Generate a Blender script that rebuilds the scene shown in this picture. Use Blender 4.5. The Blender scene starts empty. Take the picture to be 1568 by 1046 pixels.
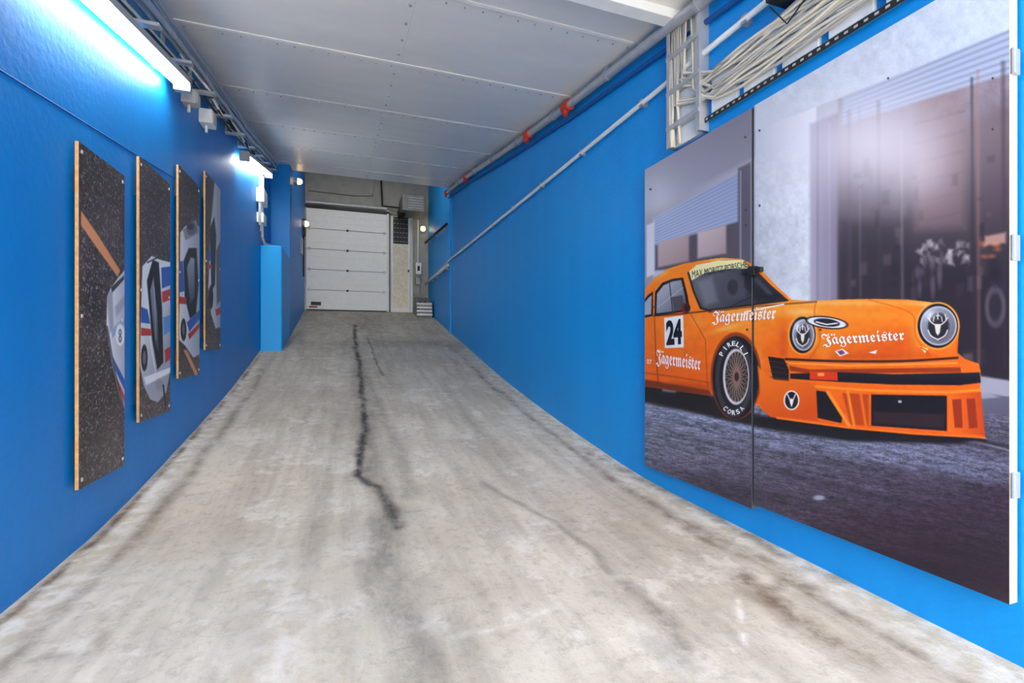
import bpy, math, random
import numpy as np
random.seed(4); rng=np.random.RandomState(7)
S=2.5          # metres per layout unit (camera to right wall)
Z0=0.51        # camera height in layout units
CU,CV,F=784.0,527.0,720.0
TA=256/720.0; ang=math.atan(TA); SN,CS=math.sin(ang),math.cos(ang)

def proj(x,y,z):
    d=x*SN+y*CS; r=x*CS-y*SN
    return CU+F*r/d, CV-F*z/d
def ray(u,v):
    a=(u-CU)/F; return SN+CS*a, CS-SN*a, (CV-v)/F
def onX(u,v,x):
    r=ray(u,v); t=x/r[0]; return (x,r[1]*t,r[2]*t)
def onY(u,v,y):
    r=ray(u,v); t=y/r[1]; return (r[0]*t,y,r[2]*t)
FY=[-3,.4,.87,1.4,1.6,1.85,2.1,2.47,2.93,3.4,3.8,4.64,6.2]
FZ=[-.51,-.508,-.495,-.478,-.455,-.42,-.385,-.325,-.245,-.15,-.062,.11,.445]
CY=[-3,0,1.06,1.95,2.53,3.86,4.64]
CZ=[.92,.93,1.01,1.125,1.215,1.45,1.56]
def _sm(y,Y,Zs):
    return (np.interp(y-.15,Y,Zs)+np.interp(y,Y,Zs)*2+np.interp(y+.15,Y,Zs))/4
def fz(y): return _sm(y,FY,FZ)
def cz(y): return float(np.interp(y,CY,CZ))
def onFloor(u,v):
    r=ray(u,v); lo,hi=.2,8.0
    for i in range(40):
        m=(lo+hi)/2
        if r[2]*m>fz(r[1]*m): lo=m
        else: hi=m
    return r[0]*lo, r[1]*lo
def W(p): return (p[0]*S,p[1]*S,(p[2]+Z0)*S)
def lin(c):
    c=np.asarray(c,float)/255.0
    return np.where(c<=.04045,c/12.92,((c+.055)/1.055)**2.4)

# ---------- materials
def base(name):
    m=bpy.data.materials.new(name); m.use_nodes=True
    return m,m.node_tree.nodes,m.node_tree.links,m.node_tree.nodes['Principled BSDF']
def mat(name,rgb,rough=.5,metal=0.0,var=0.06,scale=6,bump=0.0,bs=60,stretch=None):
    m,n,l,b=base(name)
    tc=n.new('ShaderNodeTexCoord'); mp=n.new('ShaderNodeMapping')
    if stretch: mp.inputs['Scale'].default_value=stretch
    l.new(tc.outputs['Object'],mp.inputs[0])
    no=n.new('ShaderNodeTexNoise'); no.inputs['Scale'].default_value=scale; no.inputs['Detail'].default_value=3
    l.new(mp.outputs[0],no.inputs['Vector'])
    mx=n.new('ShaderNodeMix'); mx.data_type='RGBA'
    c=lin(rgb)
    mx.inputs[6].default_value=(*np.clip(c*(1-var*2),0,1),1); mx.inputs[7].default_value=(*np.clip(c*(1+var*2),0,1),1)
    l.new(no.outputs['Fac'],mx.inputs[0]); l.new(mx.outputs[2],b.inputs['Base Color'])
    b.inputs['Roughness'].default_value=rough; b.inputs['Metallic'].default_value=metal
    if bump:
        n2=n.new('ShaderNodeTexNoise'); n2.inputs['Scale'].default_value=bs; n2.inputs['Detail'].default_value=3
        l.new(tc.outputs['Object'],n2.inputs['Vector'])
        bp=n.new('ShaderNodeBump'); bp.inputs['Strength'].default_value=bump; bp.inputs['Distance'].default_value=.01
        l.new(n2.outputs['Fac'],bp.inputs['Height']); l.new(bp.outputs[0],b.inputs['Normal'])
    return m
def emat(name,rgb,st):
    m,n,l,b=base(name); c=(*lin(rgb),1)
    b.inputs['Base Color'].default_value=c; b.inputs['Emission Color'].default_value=c; b.inputs['Emission Strength'].default_value=st
    return m
def wallmat(name,rgb,rgb2):
    m,n,l,b=base(name)
    tc=n.new('ShaderNodeTexCoord')
    n1=n.new('ShaderNodeTexNoise'); n1.inputs['Scale'].default_value=1.1; n1.inputs['Detail'].default_value=4
    mp=n.new('ShaderNodeMapping'); mp.inputs['Scale'].default_value=(3,3,.35); l.new(tc.outputs['Object'],mp.inputs[0]); l.new(mp.outputs[0],n1.inputs['Vector'])
    mx=n.new('ShaderNodeMix'); mx.data_type='RGBA'
    mx.inputs[6].default_value=(*lin(rgb),1); mx.inputs[7].default_value=(*lin(rgb2),1)
    l.new(n1.outputs['Fac'],mx.inputs[0])
    n3=n.new('ShaderNodeTexNoise'); n3.inputs['Scale'].default_value=5; n3.inputs['Detail'].default_value=6; n3.inputs['Roughness'].default_value=.7
    l.new(tc.outputs['Object'],n3.inputs['Vector'])
    r=n.new('ShaderNodeValToRGB'); r.color_ramp.elements[0].position=.70; r.color_ramp.elements[1].position=.76
    l.new(n3.outputs['Fac'],r.inputs[0])
    mx2=n.new('ShaderNodeMix'); mx2.data_type='RGBA'; mx2.inputs[7].default_value=(*lin((120,190,232)),1)
    l.new(mx.outputs[2],mx2.inputs[6]); l.new(r.outputs[0],mx2.inputs[0]); l.new(mx2.outputs[2],b.inputs['Base Color'])
    b.inputs['Roughness'].default_value=.46; b.inputs['Specular IOR Level'].default_value=.35
    n2=n.new('ShaderNodeTexNoise'); n2.inputs['Scale'].default_value=22; n2.inputs['Detail'].default_value=3
    l.new(tc.outputs['Object'],n2.inputs['Vector'])
    bp=n.new('ShaderNodeBump'); bp.inputs['Strength'].default_value=.22; bp.inputs['Distance'].default_value=.012
    l.new(n2.outputs['Fac'],bp.inputs['Height']); l.new(bp.outputs[0],b.inputs['Normal'])
    return m
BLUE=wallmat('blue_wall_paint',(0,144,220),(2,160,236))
BLUESHADE=wallmat('blue_wall_paint_left_shade',(0,116,192),(2,132,210))  # wall blue darkened in the colour for the dimmer light on the left side
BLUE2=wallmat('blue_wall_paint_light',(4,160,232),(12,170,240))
CONC=mat('concrete_grey',(165,163,155),.9,var=.15,scale=3,bump=.4)
CEIL=mat('ceiling_sheet',(234,229,221),.36,metal=.0,var=.04,scale=1.5,stretch=(1,3,1))
GAP=mat('dark_gap',(96,96,100),.9)
WHITE=mat('white_paint',(232,232,228),.45)
DOORW=mat('sectional_door_white',(238,238,234),.5,var=.03,scale=10)
GREY=mat('grey_metal',(160,162,166),.4,metal=.2)
DGREY=mat('weathered_grey_metal',(128,126,120),.6,metal=.1,var=.15)
STEEL=mat('galvanised_steel',(185,186,188),.4,metal=.4,var=.12,scale=12)
BLACK=mat('black_plastic',(22,22,24),.5)
RED=mat('red_coupling',(205,50,28),.5)
CABLE=mat('beige_cable',(222,212,192),.6,var=.08,scale=20)
CABLE2=mat('grey_cable',(190,184,174),.6)
WOOD=mat('plywood_edge',(196,150,100),.7,var=.2,scale=30)
FRAMEW=mat('cream_edge',(230,222,196),.5)
FOIL=mat('silver_foil',(205,196,176),.4,metal=.2,var=.2,scale=14,bump=.6,bs=30)
DBLUE=mat('blue_groove',(0,80,150),.6)
LAMP=emat('led_diffuser',(255,252,244),27)
WARM=emat('warm_lamp_glass',(255,215,150),9)

# ---------- mesh builder
class MB:
    def __init__(s): s.v=[];s.f=[];s.m=[];s.mats=[]
    def mi(s,m):
        if m not in s.mats: s.mats.append(m)
        return s.mats.index(m)
    def face(s,pts,m):
        k=len(s.v); s.v+=list(pts); s.f.append(list(range(k,k+len(pts)))); s.m.append(s.mi(m))
    def hexa(s,p,m):
        k=len(s.v); s.v+=list(p); i=s.mi(m)
        for q in ((0,3,2,1),(4,5,6,7),(0,1,5,4),(1,2,6,5),(2,3,7,6),(3,0,4,7)):
            s.f.append([k+j for j in q]); s.m.append(i)
    def box(s,x0,x1,y0,y1,z0,z1,m):
        s.hexa([(x0,y0,z0),(x1,y0,z0),(x1,y1,z0),(x0,y1,z0),(x0,y0,z1),(x1,y0,z1),(x1,y1,z1),(x0,y1,z1)],m)
    def tube(s,pts,r,m,n=10,closed=False):
        pts=[np.array(p,float) for p in pts]; k=len(s.v); i=s.mi(m); N=len(pts)
        for a,p in enumerate(pts):
            d=pts[min(a+1,N-1)]-pts[max(a-1,0)]; d/=np.linalg.norm(d)+1e-9
            up=np.array((0,0,1.)) if abs(d[2])<.9 else np.array((1.,0,0))
            e=np.cross(d,up); e/=np.linalg.norm(e); g=np.cross(e,d)
            for j in range(n):
                t=2*math.pi*j/n; s.v.append(tuple(p+r*(math.cos(t)*e+math.sin(t)*g)))
        for a in range(N-1):
            for j in range(n):
                s.f.append([k+a*n+j,k+a*n+(j+1)%n,k+(a+1)*n+(j+1)%n,k+(a+1)*n+j]); s.m.append(i)
        s.f.append([k+j for j in range(n)][::-1]); s.m.append(i)
        s.f.append([k+(N-1)*n+j for j in range(n)]); s.m.append(i)
    def obj(s,name,parent=None,bevel=0,smooth=False):
        me=bpy.data.meshes.new(name); me.from_pydata([W(p) for p in s.v],[],s.f)
        for m in s.mats: me.materials.append(m)
        me.polygons.foreach_set('material_index',s.m)
        if smooth: me.polygons.foreach_set('use_smooth',[True]*len(s.f))
        me.update(); o=bpy.data.objects.new(name,me); bpy.context.collection.objects.link(o)
        if bevel:
            b=o.modifiers.new('b','BEVEL'); b.width=bevel; b.segments=2; b.limit_method='ANGLE'
        if parent: o.parent=parent
        return o
def empty(name):
    e=bpy.data.objects.new(name,None); bpy.context.collection.objects.link(e); return e

XL,XP,XR,YB=-.585,-.44,1.0,6.0

# ---------- floor
def vn(U,V,sc,seed=0):
    r=np.random.RandomState(seed); T=r.rand(256,256)
    a=U/sc; b=V/sc; i=np.floor(a).astype(int); j=np.floor(b).astype(int); fa=a-i; fb=b-j
    fa=fa*fa*(3-2*fa); fb=fb*fb*(3-2*fb)
    g=lambda p,q:T[p%256,q%256]
    return (g(i,j)*(1-fa)+g(i+1,j)*fa)*(1-fb)+(g(i,j+1)*(1-fa)+g(i+1,j+1)*fa)*fb
def gridmesh(name,P,nu,nv,mt,col=None,parent=None,smooth=False):
    me=bpy.data.meshes.new(name); n=nu*nv
    i,j=np.meshgrid(np.arange(nu-1),np.arange(nv-1),indexing='ij'); a=(i*nv+j).ravel()
    q=np.stack([a,a+nv,a+nv+1,a+1],1).astype(np.int32); nf=len(q)
    me.vertices.add(n); me.vertices.foreach_set('co',P.astype(np.float32).ravel())
    me.loops.add(nf*4); me.loops.foreach_set('vertex_index',q.ravel())
    me.polygons.add(nf); me.polygons.foreach_set('loop_start',np.arange(0,nf*4,4,dtype=np.int32))
    me.polygons.foreach_set('loop_total',np.full(nf,4,dtype=np.int32))
    me.update(calc_edges=True)
    if smooth: me.polygons.foreach_set('use_smooth',[True]*nf)
    if col is not None:
        at=me.color_attributes.new('Col','FLOAT_COLOR','POINT')
        at.data.foreach_set('color',np.concatenate([col,np.ones((n,1))],1).astype(np.float32).ravel())
    me.materials.append(mt); me.validate()
    o=bpy.data.objects.new(name,me); bpy.context.collection.objects.link(o)
    if parent: o.parent=parent
    return o
def segdist(X,Y,pts):
    d=np.full(X.shape,1e9)
    for (x0,y0),(x1,y1) in zip(pts[:-1],pts[1:]):
        dx,dy=x1-x0,y1-y0; L=dx*dx+dy*dy+1e-12
        t=np.clip(((X-x0)*dx+(Y-y0)*dy)/L,0,1)
        d=np.minimum(d,np.hypot(X-x0-t*dx,Y-y0-t*dy))
    return d
def floor_mat():
    m,n,l,b=base('concrete_floor')
    tc=n.new('ShaderNodeTexCoord'); at=n.new('ShaderNodeAttribute'); at.attribute_name='Col'
    sp=n.new('ShaderNodeSeparateColor'); l.new(at.outputs['Color'],sp.inputs[0])
    def noise(sc,det,stretch=(1,1,1),ro=.6):
        mp=n.new('ShaderNodeMapping'); mp.inputs['Scale'].default_value=stretch; l.new(tc.outputs['Object'],mp.inputs[0])
        t=n.new('ShaderNodeTexNoise'); t.inputs['Scale'].default_value=sc; t.inputs['Detail'].default_value=det; t.inputs['Roughness'].default_value=ro
        l.new(mp.outputs[0],t.inputs['Vector']); return t.outputs['Fac']
    def ramp(src,p0,p1,c0=(0,0,0,1),c1=(1,1,1,1)):
        r=n.new('ShaderNodeValToRGB'); r.color_ramp.elements[0].position=p0; r.color_ramp.elements[1].position=p1
        r.color_ramp.elements[0].color=c0; r.color_ramp.elements[1].color=c1; l.new(src,r.inputs[0]); return r.outputs[0]
    def mix(f,a,bb,ty='MIX'):
        x=n.new('ShaderNodeMix'); x.data_type='RGBA'; x.blend_type=ty
        for s_,k in ((f,0),(a,6),(bb,7)):
            if isinstance(s_,(tuple,float)): x.inputs[k].default_value=s_
            else: l.new(s_,x.inputs[k])
        return x.outputs[2]
    def mul(a,bb,add=0.0):
        x=n.new('ShaderNodeMath'); x.operation='MULTIPLY_ADD'; x.use_clamp=True; x.inputs[2].default_value=add
        l.new(a,x.inputs[0])
        if isinstance(bb,float): x.inputs[1].default_value=bb
        else: l.new(bb,x.inputs[1])
        return x.outputs[0]
    c=mix(ramp(noise(1.3,5),.3,.7),(*lin((204,191,170)),1),(*lin((232,221,202)),1))
    c=mix(mul(ramp(noise(2.2,6,(3,.35,1)),.42,.72),.48),c,(*lin((148,136,120)),1))
    nf=noise(14,6,ro=.78)
    c=mix(mul(ramp(nf,.5,.70),.42),c,(*lin((130,117,100)),1))
    c=mix(mul(ramp(noise(2.7,6,ro=.7),.56,.63),.45),c,(*lin((243,236,224)),1))
    c=mix(sp.outputs[2],c,mix(ramp(noise(9,5),.42,.6),(*lin((208,193,168)),1),(*lin((246,240,230)),1)))
    c=mix(mul(sp.outputs[1],ramp(noise(6,6,ro=.7),.35,.6)),c,(*lin((108,80,54)),1))
    c=mix(mul(sp.outputs[0],ramp(noise(8,6,(1,.5,1),ro=.75),.12,.56)),c,(*lin((52,47,45)),1))
    l.new(c,b.inputs['Base Color']); b.inputs['Roughness'].default_value=.72
    bp=n.new('ShaderNodeBump'); bp.inputs['Strength'].default_value=.45; bp.inputs['Distance'].default_value=.015
    l.new(nf,bp.inputs['Height']); l.new(bp.outputs[0],b.inputs['Normal'])
    return m
nx,ny=220,760
gx,gy=np.meshgrid(np.linspace(XL,XR,nx),np.concatenate([np.linspace(-1.6,.3,20),np.linspace(.305,6.0,ny-20)]),indexing='ij')
X,Y=gx.ravel(),gy.ravel()
st=np.zeros_like(X); br=np.zeros_like(X); pa=np.zeros_like(X)
wn=(vn(X,Y,.09,3)-.5)+(vn(X,Y,.03,4)-.5)*.5
def strokes(lst):
    for pts,w,a,arr in lst:
        P=[onFloor(*p) for p in pts]
        d=segdist(X+wn*min(w,.02)*.9,Y,P)
        np.maximum(arr,a*np.exp(-(d/(w*(.7+.6*vn(X,Y,.2,14))))**2),out=arr)
strokes([
 ([(543,497),(544,520),(550,560),(555,600),(561,650),(553,690),(549,728)],.026,1.0,st),
 ([(543,497),(544,520),(550,560),(555,600),(561,650),(562,690),(560,728)],.065,.5,st),
 ([(548,728),(575,745),(595,775),(608,808)],.022,.9,st),([(560,690),(585,740),(600,800)],.05,.3,st),
 ([(562,515),(574,548),(586,575)],.014,.8,st),([(565,580),(590,640),(615,700),(625,760)],.03,.35,st),
 ([(530,500),(530,600),(500,740),(470,860)],.04,.18,st),
 ([(585,800),(590,860),(610,930),(640,1040)],.05,.5,st),
 ([(555,860),(575,920),(600,1000)],.02,.45,st),([(650,890),(700,960),(720,1040)],.035,.3,st),
 ([(610,490),(650,550),(720,640),(800,730),(880,815)],.035,.22,st),
 ([(740,740),(850,800),(905,840),(935,876)],.012,.45,st),([(960,895),(1000,930),(1045,985)],.02,.5,st),
 ([(1140,880),(1200,930),(1250,965),(1340,1015)],.026,.8,br),([(1050,800),(1150,850),(1240,900)],.022,.7,br),
 ([(1000,985),(1040,1010)],.03,.35,st),([(620,480),(660,520),(700,560)],.02,.35,st),
 ([(690,975),(780,960),(860,925)],.006,.7,pa),([(400,860),(440,960),(420,1030)],.05,.5,pa),([(1130,920),(1140,985)],.006,.8,pa),
 ([(900,690),(1040,760),(1200,850)],.03,.6,br),([(60,1010),(150,1000),(160,940)],.012,.5,br),([(1180,900),(1230,870),(1290,890)],.02,.6,br)])
far=np.clip((Y-2.2)/2.0,0,1)
st=np.maximum(st,far*.42*np.exp(-((X-.2)/.45)**2)); st=np.maximum(st,far*.30)
st=np.maximum(st,.10*np.exp(-((X-.05)/.18)**2))
xl=np.where(Y<3.85,XL,XP)
dl=X-xl; dr=XR-X
near=1-np.clip((Y-3.2)/1.2,0,1)
pa=np.maximum(pa,near*.8*np.clip(1.3-dl/(.07+.04*vn(X,Y,.15,5)),0,1)*np.clip(dl/.015,0,1))
pa=np.maximum(pa,near*.7*np.clip(1.3-dr/(.09+.06*vn(X,Y,.12,6)),0,1))
br=np.maximum(br,near*.95*np.exp(-((dl-.018)/.012)**2)); br=np.maximum(br,near*.6*np.exp(-((dl-.085-.03*vn(X,Y,.2,8))/.02)**2))
br=np.maximum(br,near*.65*np.exp(-((dr-.10-.05*vn(X,Y,.2,9))/.02)**2))
Zf=fz(Y)+.004*(vn(X,Y,.12,2)-.5)*np.clip(dr/.1,0,1)
floor=gridmesh('floor',np.stack([X*S,Y*S,(Zf+Z0)*S],1),nx,ny,floor_mat(),np.stack([st,br,pa],1),smooth=True)

# ---------- walls
b=MB(); b.box(XL-.08,XL,-1.6,YB,-.7,2.15,BLUESHADE); b.obj('wall_left')
b=MB(); b.box(XR,XR+.08,-1.6,YB,-.7,2.15,BLUE); b.obj('wall_right')
b=MB(); b.box(XL-.08,XR+.08,YB,YB+.08,-.7,2.15,CONC); b.obj('wall_back')
b=MB(); b.box(XL,XP,4.4,YB,0.0,2.1,BLUESHADE); b.obj('wall_pier')
b=MB(); b.box(XL,XP,3.86,4.4,-.2,.73,BLUE2); b.obj('wall_plinth',bevel=.02)
b=MB(); b.tube([(XL,y,.36+.12*y) for y in (.2,.8,1.1,1.6,2.0)],.0022,DBLUE,6); b.obj('trim_1')
b=MB(); b.box(.985,XR,4.62,4.66,.1,1.5,BLUE); b.obj('trim_2')

# ---------- ceiling
b=MB(); seams=[-.3,.3,.85,1.42,1.93,2.54,3.15,3.75,4.3,4.64]
for a,c in zip(seams[:-1],seams[1:]):
    ks=[a+.003]+[k for k in CY if a<k<c]+[c-.003]
    for (xa,xb) in ((XL,.208),(.2085,XR)):
        for y0,y1 in zip(ks[:-1],ks[1:]):
            z0,z1=cz(y0),cz(y1)
            b.hexa([(xa,y0,z0),(xb,y0,z0),(xb,y1,z1),(xa,y1,z1),(xa,y0,z0+.02),(xb,y0,z0+.02),(xb,y1,z1+.02),(xa,y1,z1+.02)],CEIL)
    z0,z1=cz(a),cz(c)
    b.hexa([(XL,a,z0+.008),(XR,a,z0+.008),(XR,c,z1+.008),(XL,c,z1+.008),(XL,a,z0+.1),(XR,a,z0+.1),(XR,c,z1+.1),(XL,c,z1+.1)],GAP)
    if c<4.6:
        zc=cz(c); b.box(XL,XR,c-.016,c-.003,zc-.004,zc,CEIL)
        for k in range(26):
            x=XL+.05+k*(XR-XL-.1)/25; b.box(x-.0025,x+.0025,c+.02,c+.025,zc-.001,zc+.004,GREY)
    n=4
    for k in range(n):
        y=a+(k+.7)*(c-a)/(n+.5)
        z=cz(y); b.box(.19,.199,y-.005,y+.005,z-.004,z+.003,GREY)
b.box(XL,XR,4.62,4.64,1.56,2.15,CONC)
b.obj('ceiling')
b=MB(); b.box(XL,XR,4.64,YB,2.1,2.15,CONC); b.obj('ceiling_back')
b=MB(); b.box(.3,XR,1.19,1.235,cz(1.2)-.03,cz(1.2),WHITE); b.obj('trim_3',bevel=.005)

# ---------- far sectional door
e=empty('garage_door'); yd=5.965
dx0,dx1=onY(469,400,yd)[0],onY(592,400,yd)[0]; dzb=fz(5.97); dzt=onY(530,323,yd)[2]
b=MB(); nseg=5; h=(dzt-dzb)/nseg
for k in range(nseg):
    z0=dzb+k*h+.004; z1=dzb+(k+1)*h-.004
    b.box(dx0,dx1,yd-.012,yd+.01,z0,z1,DOORW)
    for q in (.33,.66): b.box(dx0+.01,dx1-.01,yd-.0145,yd-.011,z0+(z1-z0)*q-.002,z0+(z1-z0)*q+.002,DOORW)
b.obj('door_leaf',e,bevel=.008)
b=MB(); b.box(dx0,dx1,yd+.01,yd+.02,dzb,dzt,GREY)
for k in range(1,5):
    z=dzb+k*h; b.box((dx0+dx1)/2-.012,(dx0+dx1)/2+.012,yd-.022,yd-.01,z-.012,z+.012,BLACK)
    for x in (dx0+.03,dx1-.03): b.box(x-.01,x+.01,yd-.02,yd-.01,z-.02,z+.02,STEEL)
b.box(dx0+.05,dx0+.16,yd-.018,yd-.01,dzb+.06,dzb+.10,BLACK)
b.box(dx0+.03,dx0+.12,yd-.018,yd-.01,dzb+.03,dzb+.05,RED)
b.box(dx0,dx1,yd-.016,yd+.0,dzb,dzb+.012,BLACK)
b.obj('hardware',e)
b=MB(); b.box(dx0-.02,dx0,yd-.03,YB,dzb,dzt+.04,GREY); b.box(dx1,dx1+.025,yd-.03,YB,dzb,dzt+.04,WHITE)
b.box(dx0-.02,dx1+.025,yd-.03,YB,dzt,dzt+.03,BLACK); b.tube([(dx0,yd-.04,dzt+.06),(dx1,yd-.04,dzt+.06)],.018,STEEL)
b.obj('frame',e)
# side personnel door
e=empty('side_door')
sx0,sx1=onY(598,400,yd)[0],onY(628,400,yd)[0]; stp=onY(600,330,yd)[2]
b=MB(); b.box(sx0,sx1,yd,YB,dzb,stp,WHITE); b.obj('leaf',e,bevel=.01)
b=MB(); p0=onY(602,373,yd); p1=onY(625,334,yd)
b.box(p0[0],p1[0],yd-.008,yd,p0[2],p1[2],BLACK)
for k in range(6):
    z=p0[2]+(k+.5)*(p1[2]-p0[2])/6
    for j in range(5):
        x=p0[0]+(j+.5)*(p1[0]-p0[0])/5+random.uniform(-.004,.004); b.box(x-.009,x+.009,yd-.010,yd-.007,z-.002,z+.004,GREY)
b.obj('notice_panel',e)
b=MB(); q0=onY(602,470,yd); q1=onY(625,376,yd); b.box(q0[0],q1[0],yd-.006,yd,q0[2],q1[2],FOIL); b.obj('kick_sheet',e)
b=MB(); b.box(sx0-.015,sx0,yd-.02,YB,dzb,stp+.02,DGREY); b.box(sx1,sx1+.03,yd-.03,YB,dzb,stp+.02,STEEL); b.box(sx0-.015,sx1+.03,yd-.02,YB,stp,stp+.02,DGREY)
b.box(sx1-.03,sx1-.015,yd-.03,yd,dzb+.5,dzb+.53,BLACK); b.obj('frame',e)
# control boxes + conduits on the back wall
e=empty('control_box')
b=MB(); x=onY(640,400,yd)[0]; z=onY(640,412,yd)[2]; b.box(x-.035,x+.035,yd-.05,YB,z-.07,z+.07,WHITE); b.obj('case',e,bevel=.01)
b=MB(); b.tube([(x,yd,z+.07),(x,yd,z+.62)],.008,WHITE); b.tube([(x+.02,yd,z-.07),(x+.02,yd,dzb)],.008,GREY)
b.box(x-.015,x+.015,yd-.055,yd-.05,z-.03,z+.03,BLACK); b.box(x-.03,x+.02,yd-.04,YB,z-.2,z-.12,GREY); b.obj('conduit',e)
e=empty('ventilation_unit')
b=MB(); a0=onY(614,326,5.75); a1=onY(648,305,5.75); b.box(a0[0],a1[0],5.62,YB,a0[2],a1[2],DGREY); b.obj('housing',e,bevel=.02)
b=MB(); b.box(a0[0]-.02,a0[0]+.05,5.65,YB,a0[2]-.02,a0[2]+.06,BLACK)
for k in range(5): b.box(a0[0]+.07,a1[0]-.02,5.615,5.62,a0[2]+.03+k*.03,a0[2]+.04+k*.03,GREY)
b.tube([(a0[0],5.9,a0[2]+.1),(a0[0]-.2,5.95,a0[2]+.12),(a0[0]-.22,5.95,2.1)],.012,BLACK); b.obj('grille',e)
b=MB()
b.tube([(-.4,5.985,1.80),(.1,5.985,1.79),(.32,5.985,1.81),(.36,5.985,2.1)],.006,DGREY)
b.obj('cable_run')
# bulkhead lamps
def bulkhead(pos,axis,r=.032):
    e=empty('bulkhead_lamp')
    b=MB(); d=np.array(axis,float)
    p=np.array(pos,float); b.tube([p,p+d*.03],r*1.15,GREY,16); b.obj('base',e)
    b=MB()
    b.tube([p+d*.03,p+d*.045],r*.95,WARM,16); b.tube([p+d*.045,p+d*.06],r*.8,WARM,16); b.tube([p+d*.06,p+d*.068],r*.5,WARM,16); b.obj('glass',e)
    b=MB() 
    for a in (0,1):
        o1=np.array((0,0,1.)) if a else np.cross(d,(0,0,1.))
        b.tube([p+d*.02+o1*r*1.1,p+d*.06+o1*r*.9,p+d*.075,p+d*.06-o1*r*.9,p+d*.02-o1*r*1.1],.004,GREY,6)
    b.obj('guard',e)
bulkhead((XP,5.6,onX(464,340,XP)[2]-.05),(1,0,0))
bulkhead((.93,YB,onY(643,351,YB)[2]),(0,-1,0))
bulkhead((XP,4.75,1.50),(1,0,0),.028)
b=MB(); b.box(XP,XP+.03,5.64,5.72,1.2,1.38,BLACK); b.box(XP,XP+.02,5.4,5.5,.95,1.12,GREY); b.tube([(XP+.01,5.68,1.2),(XP+.01,5.68,.75)],.008,BLACK); b.obj('switch_box')
# rails on far right wall
def rail(pts,col,name,n):
    e=empty(name); b=MB(); P=[onX(u,v,.965) for u,v in pts]; b.tube(P,.014,col,10); b.obj('bar',e,smooth=True)
    b=MB()
    for k in range(n):
        t=(k+.5)/n; a,c=np.array(P[0]),np.array(P[-1]); q=a+(c-a)*t; b.tube([q,(XR,q[1],q[2]-.02)],.008,GREY,8)
    b.obj('brackets',e)
rail([(651,372),(684,343)],BLACK,'handrail',3)
rail([(645,440),(686,406)],CABLE,'handrail',6)
# storage crate near side door
e=empty('grit_crate')
b=MB(); x0,x1=.80,.975; y0,y1=5.55,5.85; zf=fz(5.55)
b.hexa([(x0,y0,zf),(x1,y0,zf),(x1,y1,zf+.05),(x0,y1,zf+.05),(x0+.015,y0+.03,zf+.19),(x1,y0+.03,zf+.19),(x1,y1,zf+.27),(x0+.015,y1,zf+.27)],DGREY); b.obj('body',e,bevel=.015)
b=MB()
for k in range(4):
    z=zf+.03+k*.042; b.box(x0-.006,x1,y0-.004+k*.007,y0+.01+k*.007,z,z+.024,STEEL)
for k in range(3): b.box(x0+.02+k*.06,x0+.05+k*.06,y0+.02,y0+.03,zf+.19,zf+.20,BLACK)
b.obj('slats',e)

# ---------- left battens, trays
def batten(y0,y1,z0,z1,x0=-.560,x1=-.510,name='batten_light',wall=XL):
    e=empty(name)
    b=MB()
    b.hexa([(x0,y0,z0),(x1,y0,z0),(x1,y1,z1),(x0,y1,z1),(x0,y0,z0+.02),(x1,y0,z0+.02),(x1,y1,z1+.02),(x0,y1,z1+.02)],GREY)
    for t in (.15,.85):
        y=y0+(y1-y0)*t; z=z0+(z1-z0)*t; b.box(min(wall,x0),max(wall,x0)+.01,y-.01,y+.01,z+.005,z+.02,STEEL)
    b.obj('housing',e)
    b=MB(); m=(x0+x1)/2; w=(x1-x0)/2
    prof=[]
    for k in range(9):
        a=math.pi*k/8; prof.append((m+w*math.cos(a)*.95,-.028*math.sin(a)))
    n=len(prof); g=.012
    b.v+=[(p[0],y0+g,z0+p[1]) for p in prof]+[(p[0],y1-g,z1+p[1]) for p in prof]
    i=b.mi(LAMP)
    for k in range(n-1): b.f.append([k,k+1,n+k+1,n+k]); b.m.append(i)
    b.f.append(list(range(n))); b.m.append(i); b.f.append(list(range(n,2*n))); b.m.append(i)
    b.obj('diffuser',e)
    b=MB()
    for (ya,yb,za) in ((y0-.01,y0+.012,z0),(y1-.012,y1+.01,z1)): b.box(x0,x1,ya,yb,za-.03,za+.022,GREY)
    b.obj('end_caps',e)
batten(1.12,1.94,.745,.915)
batten(3.02,3.92,1.07,1.27)
e=empty('added_recess_light')  # unseen batten added behind the slab end to brighten the far end
b=MB(); b.box(-.2,.8,4.72,4.78,2.02,2.05,GREY); b.tube([(0,4.75,2.05),(0,4.75,2.1)],.006,GREY,6); b.tube([(.6,4.75,2.05),(.6,4.75,2.1)],.006,GREY,6); b.obj('housing',e)
b=MB(); b.box(-.19,.79,4.725,4.775,2.0,2.02,LAMP); b.obj('diffuser',e)
e=empty('cable_tray')
b=MB()
for (dxx,dz,r,mt) in ((.035,.10,.008,GREY),(.055,.105,.010,STEEL),(.02,.07,.006,CABLE),(.03,.05,.005,BLACK),(.075,.12,.007,GREY)):
    pts=[]
    for y in np.arange(.4,4.3,.12):
        zl=np.interp(y,[.4,1.12,1.94,3.02,3.92,4.4],[.60,.765,.935,1.09,1.28,1.36])
        pts.append((XL+dxx+random.uniform(-.003,.003),y,zl+dz+random.uniform(-.004,.004)))
    b.tube(pts,r,mt,8)
b.obj('pipes',e,smooth=True)
b=MB()
for y in np.arange(.7,4.3,.3):
    zl=np.interp(y,[.4,1.12,1.94,3.02,3.92,4.4],[.60,.765,.935,1.09,1.28,1.36])
    b.box(XL,XL+.09,y-.012,y+.012,zl+.035,zl+.045,STEEL); b.box(XL,XL+.006,y-.012,y+.012,zl+.04,zl+.14,STEEL)
b.obj('brackets',e)
b=MB() 
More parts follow.
